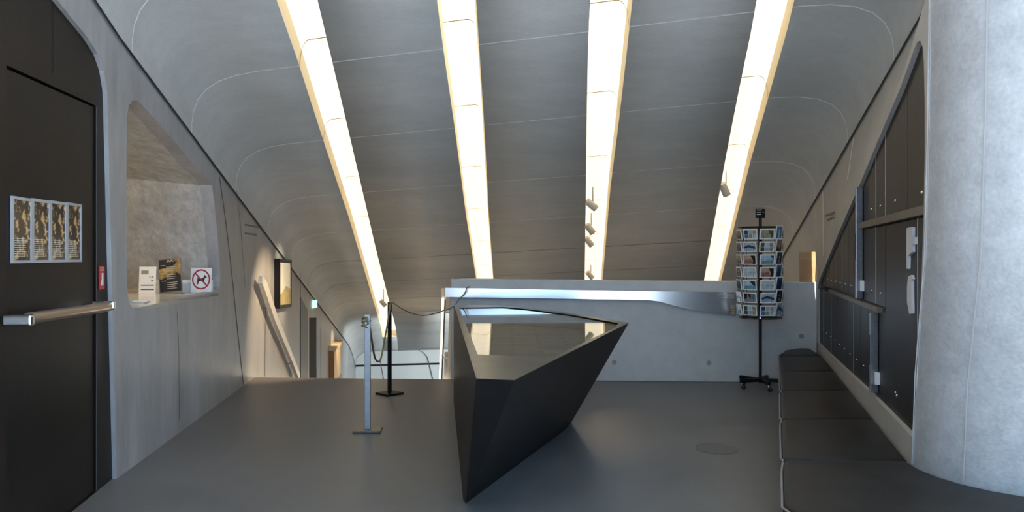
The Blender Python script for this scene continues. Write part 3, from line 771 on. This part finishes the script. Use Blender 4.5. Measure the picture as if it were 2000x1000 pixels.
# ------------------------------------------------------------------ bench
bh = thing('wall_bench', 'long black leather bench curving along the right wall below the lockers', 'bench', (2.4, 6, 0))
BZ = EYE-1.08
def BL(y): return 1.13+.345*(y-3.3)+.035
def BR(y): return .902+.297*y-.012
seams_y = [9.02, 8.32, 7.23, 6.18, 5.11, 4.08]
rnd = lambda a, b, t: a+(b-a)*t
def cushion(outline, nm='cushion'):
    o = MB(); K = len(outline); cx = sum(p[0] for p in outline)/K; cy = sum(p[1] for p in outline)/K
    levels = [(.0, -.115), (.0, -.03), (.005, -.014), (.014, -.005), (.034, .0)]
    rows = []
    def inset(d):
        res = []
        for i in range(K):
            p0 = Vector(outline[i-1]+(0,)); p1 = Vector(outline[i]+(0,)); p2 = Vector(outline[(i+1) % K]+(0,))
            a = (p1-p0).normalized(); b = (p2-p1).normalized(); na = Vector((-a.y, a.x, 0)); nb_ = Vector((-b.y, b.x, 0))
            nn = (na+nb_).normalized(); c = max(.4, nn.dot(na)); res.append(p1+nn*(d/c))
        return res
    for d, z in levels:
        rows.append([Vector((p.x, p.y, BZ+z)) for p in inset(d)])
    vs = [p for r in rows for p in r]; fs = [(i*K+k, i*K+(k+1) % K, (i+1)*K+(k+1) % K, (i+1)*K+k) for i in range(len(rows)-1) for k in range(K)]
    fs.append(tuple((len(rows)-1)*K+k for k in range(K))); fs.append(tuple(range(K-1, -1, -1)))
    o.add(vs, fs); return o.build(nm, M['bench'], bh, smooth=True, angle=50)
G = .004
for i in range(len(seams_y)-1):
    yf, yn = seams_y[i]-G, seams_y[i+1]+G
    if i == 0: ol = [(BL(yn), yn), (BR(yn), yn), (3.5, 9.0), (3.36, 9.03), (3.14, 8.85), (BL(8.6)+.05, 8.65), (BL(8.5), 8.5)]
    else: ol = [(BL(yn)+.012, yn), (BR(yn), yn), (BR(yf), yf), (BL(yf)+.012, yf), (BL(yf-.06), yf-.06), (BL(yn+.06), yn+.06)]
    cushion(ol)
    # piping
    o = MB(); ya, yb = (yn, min(yf, 8.5)); pts = [(BL(ya+.02)+.004, ya+.02, BZ-.012)]+[(BL(ya+(yb-ya)*t)-.006, ya+(yb-ya)*t, BZ-.018) for t in (.08, .3, .5, .7, .92)]+[(BL(yb-.02)+.004, yb-.02, BZ-.012)]
    o.tube(pts, .006, 8); o.build('piping', M['piping'], bh, smooth=True)
yf = 4.08-G
near = [(1.20, 3.18), (1.26, 3.05), (1.38, 2.93), (1.55, 2.87), (1.9, 2.84), (2.6, 2.74), (4.2, 2.45)]
colb = [(4.2, 2.83), (3.3, 3.07), (2.8, 3.23), (2.50, 3.36), (2.32, 3.47), (2.225, 3.55), (2.15, 3.65), (2.10, 3.77), (2.08, 3.90), (2.085, 4.0)]
ol = [(BL(yf)+.012, yf), (BL(yf-.06), yf-.06), (BL(3.6), 3.6), (BL(3.35), 3.35)]+near+colb+[(BR(yf)-.01, yf)]
cushion(ol)
o = MB(); o.tube([(BL(yf-.02)+.004, yf-.02, BZ-.012), (BL(3.9)-.004, 3.9, BZ-.018), (BL(3.6)-.004, 3.6, BZ-.018), (BL(3.35)-.004, 3.35, BZ-.018)]+[(x-.004, y, BZ-.018) for x, y in near[:4]], .006, 8); o.build('piping', M['piping'], bh, smooth=True)
o = MB(); pol = [(BL(8.2)+.32, 8.3), (BL(4)+.32, 4), (BL(3.4)+.34, 3.4), (1.75, 3.15), (4.1, 2.75), (4.1, 2.9), (2.3, 3.55), (2.12, 4.1), (BR(8.9)-.01, 8.9)]
o.prism([pol], lambda x, y: (x, y, BZ-.116), (0, 0, -(BZ-.116))); o.build('plinth', M['black'], bh)

# ------------------------------------------------------------------ showcase table
tb = thing('showcase_table', 'black faceted showcase table with a glass top standing mid floor', 'display table', (.0, 6.2, 0))
TH = .96
def tp(x, y, h=TH):
    Z = (EYE-h)*1500/(y-500); return Vector(((x-1000)/1500*Z, Z, h))
top = [tp(930, 740), tp(1005, 743), tp(1228, 631), tp(1114, 611.5), tp(1030, 600.5), tp(984, 597), tp(886, 595)]
bot = [Vector((-.278, 4.66, 0)), Vector((.454, 6.62, 0)), Vector((.53, 6.90, 0)), Vector((.1, 7.8, 0)), Vector((-.60, 7.9, 0))]
import bmesh
bm = bmesh.new()
for p in top+bot: bm.verts.new(p)
# small rounding of the front tip
bm.verts.new(Vector((-.30, 4.72, 0))); bm.verts.new(Vector((-.262, 4.72, 0)))
r = bmesh.ops.convex_hull(bm, input=bm.verts[:]); 
bmesh.ops.dissolve_limit(bm, angle_limit=math.radians(3), verts=bm.verts[:], edges=bm.edges[:])
# open the top: remove the upward face, rim is a part of its own
topf = [f for f in bm.faces if abs(f.normal.z) > .98 and f.calc_center_median().z > .9]
bmesh.ops.delete(bm, geom=topf, context='FACES_ONLY')
inv = world_of(tb).inverted()
me = bpy.data.meshes.new('body')
for v in bm.verts: v.co = inv @ v.co
bm.to_mesh(me); bm.free(); me.materials.append(M['blackmetal'])
for p in me.polygons: p.use_smooth = True
me.set_sharp_from_angle(angle=math.radians(27))
bo = bpy.data.objects.new('body', me); COL.objects.link(bo); bo.parent = tb
inner = [tp(933, 693), tp(1078, 699), tp(1200, 641), tp(1208, 631.5), tp(1112, 614.5), tp(1030, 604), tp(984, 600), tp(897, 601)]
o = MB(); ctr = Vector((sum(p.x for p in top)/7, sum(p.y for p in top)/7, TH)); o.prism([[(lerp(p.x, ctr.x, .002), lerp(p.y, ctr.y, .002)) for p in top], [(p.x, p.y) for p in inner]], lambda x, y: (x, y, TH+.002), (0, 0, -.004)); o.build('rim', M['rim'], tb)
MGl = bpy.data.materials.new('showcase_glass'); MGl.use_nodes = True
nt = MGl.node_tree; N = nt.nodes; N.clear(); out = N.new('ShaderNodeOutputMaterial'); mx = N.new('ShaderNodeMixShader'); tr = N.new('ShaderNodeBsdfTransparent'); gl = N.new('ShaderNodeBsdfGlossy'); fr_ = N.new('ShaderNodeMath'); fr_.operation = 'POWER'; lw = N.new('ShaderNodeLayerWeight'); nt.links.new(lw.outputs['Facing'], fr_.inputs[0])
gl.inputs['Roughness'].default_value = .02; fr_.inputs[1].default_value = 6.0; tr.inputs[0].default_value = (.9, .92, .92, 1)
nt.links.new(fr_.outputs[0], mx.inputs[0]); nt.links.new(tr.outputs[0], mx.inputs[1]); nt.links.new(gl.outputs[0], mx.inputs[2]); nt.links.new(mx.outputs[0], out.inputs[0])
o = MB(); o.prism([[(p.x, p.y) for p in inner]], lambda x, y: (x, y, TH-.006), (0, 0, -.008)); o.build('glass_top', MGl, tb)
# display bed of small dark-grey and ochre slips under the glass
MS = bpy.data.materials.new('exhibit_bed'); MS.use_nodes = True; nt = MS.node_tree; N = nt.nodes
tcn = N.new('ShaderNodeTexCoord'); br = N.new('ShaderNodeTexBrick'); br.inputs['Scale'].default_value = 1.0
br.inputs['Brick Width'].default_value = .35; br.inputs['Row Height'].default_value = .11; br.inputs['Mortar Size'].default_value = .012
br.inputs['Color1'].default_value = (.13, .14, .135, 1); br.inputs['Color2'].default_value = (.42, .40, .30, 1); br.inputs['Mortar'].default_value = (.03, .03, .03, 1); br.inputs['Bias'].default_value = .0
nt.links.new(tcn.outputs['Object'], br.inputs['Vector']); nt.links.new(br.outputs['Color'], N['Principled BSDF'].inputs['Base Color'])
o = MB(); o.prism([[(p.x, p.y) for p in inner]], lambda x, y: (lerp(x, ctr.x, .03), lerp(y, ctr.y, .015), TH-.022), (0, 0, -.006)); o.build('exhibit_bed', MS, tb)

# ------------------------------------------------------------------ barrier posts and rope
def post(name, label, base, w, d, col, plate, px, py, rz, top_h):
    Z = EYE*1500/(base[1]-500); X = (base[0]-1000)/1500*Z
    t = thing(name, label, 'barrier post', (X, Z, 0), rz, 'rope barrier posts')
    o = MB(); o.box((-px/2, -py/2, 0), (px/2, py/2, .022)); o.build('base_plate', plate, t, local=True, bevel=.004)
    o = MB(); o.box((-w/2, -d/2, .022), (w/2, d/2, top_h)); o.build('upright', col, t, local=True, bevel=.003)
    return t, X, Z
p1, X1, Z1 = post('barrier_post', 'light grey flat-bar barrier post standing nearer the camera', (718, 843), .050, .030, M['alu'], M['rim'], .235, .16, .08, 1.0)
p2, X2, Z2 = post('barrier_post', 'slim black barrier post standing nearer the stairs', (761, 770), .034, .034, M['black'], M['blackmetal'], .22, .22, .785, 1.0)
o = MB(); o.tube([(-.03, 0, .965), (.012, -.028, .985), (.028, -.028, .955), (.01, -.03, .93)], .006, 8); o.build('hook', M['steel'], p1, local=True)
o = MB(); o.tube([(0, -.018, .975), (-.028, -.03, .975), (-.028, -.03, .945)], .005, 8); o.build('hook', M['steel'], p2, local=True)
def sag(a, b, d, k=24, pw=1.0):
    return [a.lerp(b, t)-Vector((0, 0, 4*d*t*(1-t))) for t in [i/k for i in range(k+1)]]
A = W(718, 622, Z1-.03); B = W(764, 593, Z2-.03); Mid = W(738, 706, (Z1+Z2)/2)
pts = []
import itertools
ctrl = [W(714, 620, Z1-.04), W(722, 640, Z1+.03), W(727, 670, Z1+.3), W(732, 698, Z1+.6), W(738, 706, Z1+.9), W(744, 700, Z1+1.15), W(751, 665, Z2-.3), W(757, 630, Z2-.15), W(763, 591, Z2-.04)]
def smoothpts(c, k=6):
    out = []
    for i in range(len(c)-1):
        p0, p1_, p2_, p3 = c[max(i-1, 0)], c[i], c[i+1], c[min(i+2, len(c)-1)]
        for j in range(k):
            t = j/k; out.append(.5*((2*p1_)+(-p0+p2_)*t+(2*p0-5*p1_+4*p2_-p3)*t*t+(-p0+3*p1_-3*p2_+p3)*t**3))
    out.append(c[-1]); return out
o = MB(); o.tube(smoothpts(ctrl), .009, 8); ro = o.build('barrier_rope', M['brassrope'], smooth=True)
tag(ro, 'olive gold rope hanging in a loop between the grey post and the black post', 'rope')
ctrl = [W(767, 591, Z2-.03), W(785, 603, Z2+.05), W(805, 612, Z2+.25), W(828, 616, Z2+.4), W(850, 612, Z2+.6), W(868, 606, 9.1), W(884, 600, 9.12), W(896, 586, 9.08), W(908, 572, 9.08), W(912, 562, 9.08), W(918, 560, 9.12)]
o = MB(); o.tube(smoothpts(ctrl), .007, 8); ro = o.build('barrier_rope', M['brassrope'], smooth=True)
tag(ro, 'thin rope sagging from the black post to the steel parapet rail', 'rope')
# coil of rope tied to the near post
t = thing('rope_knot', 'knotted end of rope tied around the top of the grey post', 'rope', (X1, Z1, .93))
o = MB(); pts = []
for i in range(46):
    a = i*.55; pts.append(Vector((X1-.022+.026*math.cos(a), Z1-.0+.028*math.sin(a), .985-.002*i+.008*math.sin(a*1.7))))
o.tube(pts, .006, 8); o.build('coil', M['brassrope'], t, smooth=True)

# ------------------------------------------------------------------ postcard rack
RX, RY = .3233*8.72, 8.72
rk = thing('postcard_rack', 'black revolving postcard rack on castors in front of the parapet', 'postcard rack', (RX, RY, 0))
o = MB(); o.tube([(0, 0, .06), (0, 0, 1.93)], .017, 16); o.build('pole', M['black'], rk, local=True, smooth=True)
o = MB(); o.tube([(0, 0, .785), (0, 0, .82)], .02, 16); o.build('collar', M['polished'], rk, local=True, smooth=True)
for i in range(5):
    a = math.radians(-88+72*i); ca, sa = math.cos(a), math.sin(a); RR = .27
    o = MB(); o.bar([(0, 0, .095), (RR*ca, RR*sa, .095)], .035, .04); am = o.build('base_arm', M['black'], rk, local=True, bevel=.003)
    cxx, cyy = (RR-.02)*ca, (RR-.02)*sa
    o = MB(); o.tube([(cxx, cyy, .075), (cxx, cyy, .052)], .007, 8); o.tube([(cxx+.02, cyy-.012, .026), (cxx+.02, cyy+.012, .026)], .006, 8)
    o.bar([(cxx, cyy, .055), (cxx+.02, cyy, .03)], .028, .006)
    cs = o.build('castor', M['polished'], am, local=True)
    o = MB(); o.tube([(cxx+.02, cyy-.010, .024), (cxx+.02, cyy+.010, .024)], .024, 16); o.build('castor_wheel', M['rubber'], am, local=True, smooth=True)
# header sign
o = MB(); o.box((-.052, -.012, 1.93), (.052, .012, 2.035)); hd = o.build('header_sign', M['black'], rk, local=True, bevel=.003)
o = MB()
for i, (w_, z_) in enumerate([(.055, 2.018), (.045, 1.993), (.048, 1.968)]): o.box((-.044, -.0145, z_), (-.044+w_, -.0125, z_+.008))
o.box((.024, -.0145, 1.993), (.040, -.0125, 1.999))
o.build('sign_print', M['white'], hd, local=True)
o = MB(); K = 8; R8 = .235
for zz in (.80, 1.825):
    o.tube([(R8*math.cos(2*math.pi*k/24), R8*math.sin(2*math.pi*k/24), zz) for k in range(25)], .005, 6)
    for k in range(4): a = k*math.pi/4; o.tube([(-R8*math.cos(a), -R8*math.sin(a), zz), (R8*math.cos(a), R8*math.sin(a), zz)], .004, 6)
for k in range(8): a = math.radians(22.5+45*k); o.tube([(R8*math.cos(a), R8*math.sin(a), .80), (R8*math.cos(a), R8*math.sin(a), 1.825)], .0035, 6)
o.build('cage', M['black'], rk, local=True)
PITCH = .1414
def facemat(ang, z, tilt=.16):
    """local frame of a pocket: x right, z up, -y outward"""
    return Matrix.Rotation(math.radians(ang), 4, 'Z') @ Matrix.Translation((0, -.225, z)) @ Matrix.Rotation(tilt, 4, 'X')
FACES = [(-90, .165, .118), (-45, .165, .118), (0, .165, .118), (36, .115, .155)]
allf = [(-90, .165), (-45, .165), (0, .165), (36, .12), (82, .165), (130, .165), (180, .165), (225, .165)]
for ti in range(7):
    z = 1.685-PITCH*ti
    for ang, cw in allf:
        Mf = facemat(ang, z); o = MB(); w2 = cw/2+.004
        o.tube([Mf @ Vector(p) for p in ((-w2, .006, .10), (-w2, .006, 0), (-w2, -.012, -.004), (w2, -.012, -.004), (w2, .006, 0), (w2, .006, .10))], .0019, 5)
        o.tube([Mf @ Vector(p) for p in ((-w2*.5, -.012, -.003), (-w2*.5, -.012, .06), (w2*.0-w2*.9, -.012, .06))], .0014, 5)
        o.tube([Mf @ Vector(p) for p in ((w2*.5, -.012, -.003), (w2*.5, -.012, .06), (w2*.9, -.012, .06))], .0014, 5)
        o.tube([Mf @ Vector(p) for p in ((-w2, .006, .10), (w2, .006, .10))], .0014, 5)
        o.build('card_pocket', M['black'], rk, local=True)
def pm(nm, c): return mat('card_'+nm, c, .3, noise=[(25, .25)])
C = {'sky': pm('sky', (.42, .58, .68)), 'pale': pm('pale', (.52, .60, .63)), 'navy': pm('navy', (.02, .05, .11)), 'blue': pm('blue', (.07, .20, .38)),
     'brown': pm('brown', (.30, .17, .12)), 'dark': pm('dark', (.03, .025, .03)), 'tan': pm('tan', (.33, .31, .20)), 'green': pm('green', (.07, .10, .05)),
     'pink': pm('pink', (.50, .33, .27)), 'teal': pm('teal', (.16, .33, .38)), 'mist': pm('mist', (.38, .47, .53)), 'grey': pm('grey', (.25, .26, .27))}
DES = {
 'ridge': ('dark blue ridge above mist', 'mist', [('navy', [(-.5,.0),(-.3,.12),(-.05,.28),(.1,.18),(.3,.1),(.5,-.05),(.5,-.25),(.2,-.12),(-.1,-.05),(-.5,-.2)])]),
 'rock': ('reddish brown rock', 'pink', [('dark', [(.1,.5),(.5,.5),(.5,-.5),(.2,-.5),(.3,-.1)]), ('brown', [(-.5,-.1),(.1,.1),(.25,-.5),(-.5,-.5)])]),
 'snow': ('pale snowfield', 'pale', [('grey', [(-.1,-.03),(.15,0),(.18,-.04),(-.08,-.07)])]),
 'ice': ('blue glacier under a clear sky', 'sky', [('navy', [(.0,.5),(.5,.5),(.5,-.2),(.25,.05)]), ('teal', [(-.5,-.1),(.0,-.05),(.5,-.2),(.5,-.5),(-.5,-.5)])]),
 'people': ('dark figures over grey ground', 'grey', [('dark', [(-.5,.5),(-.2,.5),(-.22,.0),(-.4,-.2),(-.5,-.1)]), ('dark', [(-.15,.5),(.1,.5),(.1,.05),(-.05,.0)]), ('blue', [(.15,.5),(.45,.5),(.3,-.2),(.15,0)])]),
 'slope': ('tan grassy slope', 'tan', [('green', [(.1,.5),(.5,.4),(.5,-.5),(.4,-.45),(.3,-.1),(.12,.2)])]),
 'sea': ('light blue sky above a shore', 'sky', [('teal', [(-.5,-.15),(.5,-.05),(.5,-.5),(-.5,-.5)]), ('navy', [(.2,.5),(.5,.5),(.5,.0)])]),
 'fall': ('white waterfall between blue rocks', 'blue', [('sky', [(-.1,.3),(.1,.3),(.2,-.5),(-.2,-.5)])]),
 'face': ('brown cliff in warm light', 'brown', [('dark', [(-.5,-.1),(.0,-.3),(.5,-.1),(.5,-.5),(-.5,-.5)])]),
 'night': ('night scene with dark trees', 'dark', [('sky', [(-.1,.1),(.1,.2),(.05,-.05)]), ('grey', [(-.3,-.1),(.1,-.2),(.2,-.4),(-.2,-.3)])]),
 'deep': ('deep navy mountain', 'navy', [('blue', [(-.3,.5),(.3,.5),(.1,.2)])]),
 'tall': ('blue peak', 'blue', [('navy', [(-.1,.3),(.2,.4),(.4,-.5),(-.3,-.5)])]),
 'six': ('six small pictures', None, None), 'six2': ('six small green and blue pictures', None, None)}
GRID = {0: ['face','deep','face','night','deep','ridge','six'], 1: ['six','ridge','rock','snow','ice','people','six2'],
        2: ['slope','six2','sea','rock','snow','ridge','six'], 3: ['fall','face','night','tall','deep','night','ridge']}
TN = ['top tier', 'second tier', 'third tier', 'middle tier', 'fifth tier', 'sixth tier', 'bottom tier']
CN = ['edge-on left column', 'left front column', 'centre column', 'angled right column']
world_rk = Matrix.Translation((RX, RY, 0))
for fi, (ang, cw, ch) in enumerate(FACES):
    for ti in range(7):
        key = GRID[fi][ti]; des = DES[key]; Mf = facemat(ang, 1.685-PITCH*ti)
        t = thing('postcard', 'postcard with %s, %s, %s' % (des[0], TN[ti], CN[fi]), 'postcard', tuple(world_rk @ Mf @ Vector((0, 0, 0))), 0, 'postcards in the revolving rack')
        j = random.uniform(-.006, .006); Ma = world_rk @ Mf @ Matrix.Translation((j, 0, 0))
        o = MB(); o.box((-cw/2, -.009, .001), (cw/2, -.001, ch), Ma); o.build('card', M['white'], t)
        b = .012; pw, ph = cw-2*b, ch-2*b; zc_ = ch/2
        def poly(mb, pts, y, mi): mb.add([Ma @ Vector((px*pw, y, zc_+pz*ph)) for px, pz in pts], [tuple(range(len(pts)))], mi)
        o = MB()
        if des[1]:
            mats = [C[des[1]]]; poly(o, [(-.5,-.5),(.5,-.5),(.5,.5),(-.5,.5)], -.0096, 0)
            for k, (cn, pts) in enumerate(des[2]): mats.append(C[cn]); poly(o, pts, -.0100-.0003*k, k+1)
        else:
            mats = [C[c] for c in (['navy','mist','pink','blue','tan','sky'] if key == 'six' else ['green','sky','grey','green','mist','tan'])]
            for q in range(6):
                x0 = -.5+(q % 3)*.345; z0 = .03-(q//3)*.52; poly(o, [(x0, z0), (x0+.31, z0), (x0+.31, z0+.47), (x0, z0+.47)], -.0096, q)
        o.build('picture', mats, t)

# ------------------------------------------------------------------ board standing on the parapet end
a = W(1562, 551, 9.17); b = W(1597, 551, 9.17)
t = thing('brochure_box', 'brown upright board with a white edge standing on the parapet end by the right wall', 'box', (a.x, 9.17, a.z))
zt_ = W(1580, 492, 9.17).z; zb_ = ptop(3.5)
o = MB(); o.box((a.x, 9.165, zb_), (b.x, 9.185, zt_)); o.build('brown_board', M['wood'], t, bevel=.002)
o = MB(); o.box((b.x-.06, 9.187, zb_), (b.x+.045, 9.20, zt_-.005)); o.build('white_sheet', M['white'], t)

# ------------------------------------------------------------------ spotlights in the slots
spots = [(1155, 400, 10.55, 'spotlight highest in the third glowing slot'), (1152, 447, 11.75, 'spotlight second from the top in the third glowing slot'),
         (1150, 472, 12.6, 'spotlight third from the top in the third glowing slot'), (1152, 537, 15.2, 'spotlight lowest in the third slot, just above the parapet'),
         (1415, 370, 9.95, 'lone spotlight in the rightmost glowing slot'), (748, 592, 17.6, 'spotlight in the leftmost glowing slot beside the black post')]
for i, (x, y, Z, lb) in enumerate(spots):
    p = W(x, y, Z-.1); s = thing('ceiling_spotlight', lb, 'spotlight', tuple(p), group='ceiling spotlights')
    d = Vector((-.45 if i != 0 else -.7, -.2, .55)).normalized(); L_ = .085
    if i == 4: d = Vector((-.3, -.2, .55)).normalized()
    o = MB(); o.tube([p-d*L_, p+d*L_], .05, 18); o.build('lamp_body', M['lamp'], s, smooth=True)
    o = MB(); o.tube([p-d*(L_+.002), p-d*(L_-.004)], .043, 18); o.build('lamp_glass', M['white'], s)
    o = MB(); o.tube([p+Vector((.02, 0, 0)), (p.x+.02, p.y, EYE+hc(p.y)+DEP+.005)], .008, 8); o.build('stem', M['alu'], s)
spot('picture_spot', (XL(11)+1.6, 10.6, EYE+.45), (XL(11.2), 11.2, EYE-.35), 130, (1, .85, .65), 34)
spot('stair_wall_spot', (XL(10)+1.9, 9.6, EYE+.7), (XL(10.3), 10.3, EYE-1.3), 380, WARM, 60)
spot('box_spot', (XL(18)+.9, 17.6, EYE-1.25), (XL(18), 18, EYE-2.2), 90, WARM, 40)
spot('parapet_end_spot', (2.9, 9.9, EYE+.7), (3.65, 9.9, EYE+.1), 2.5, WARM, 50)

for hx, hy, hz, he in ((.6, 13.2, -1.2, 24), (3.2, 11.4, -.6, 12), (-2.2, 17.6, -1.6, 45), (-1.9, 12.9, -.9, 22)):  # hidden warm fills added to lift the far ceiling and stair walls
    hl = bpy.data.lights.new('hall_fill', 'POINT'); hl.energy = he; hl.color = (1, .76, .50); hl.shadow_soft_size = .3
    ho = bpy.data.objects.new('hall_fill', hl); COL.objects.link(ho); ho.location = (hx, hy, hz)
spot('floor_pool', W(1155, 400, 10.4)+Vector((0, -.1, -.15)), (1.05, 6.7, 0), 26, WARM, 17, 1.0)
spot('floor_pool', W(1155, 400, 10.4)+Vector((-.08, -.1, -.15)), (-1.35, 5.55, 0), 90, WARM, 24, .9)
spot('far_wall_fill', (1.5, 17.0, EYE-2.2), (-3.4, 24, EYE-3.3), 2200, (.85, .95, 1), 60)  # hidden cool fill added behind the parapet to brighten the far wall
# round floor cover
fc = thing('floor_cover', 'faint round cover plate set in the floor before the bench', 'floor cover', (W(1400, 877, 5.97).x, 5.97, .0))
o = MB(); c = fc.location; 
o.tube([(c.x, c.y, .0005), (c.x, c.y, .002)], .15, 40); o.build('plate', mat('cover_plate', (.128, .125, .128), .5, noise=[(40, .2)]), fc)
o = MB(); o.tube([(c.x+.16*math.cos(2*math.pi*k/40), c.y+.16*math.sin(2*math.pi*k/40), .001) for k in range(41)], .002, 6); o.build('ring', M['gjoint'], fc)
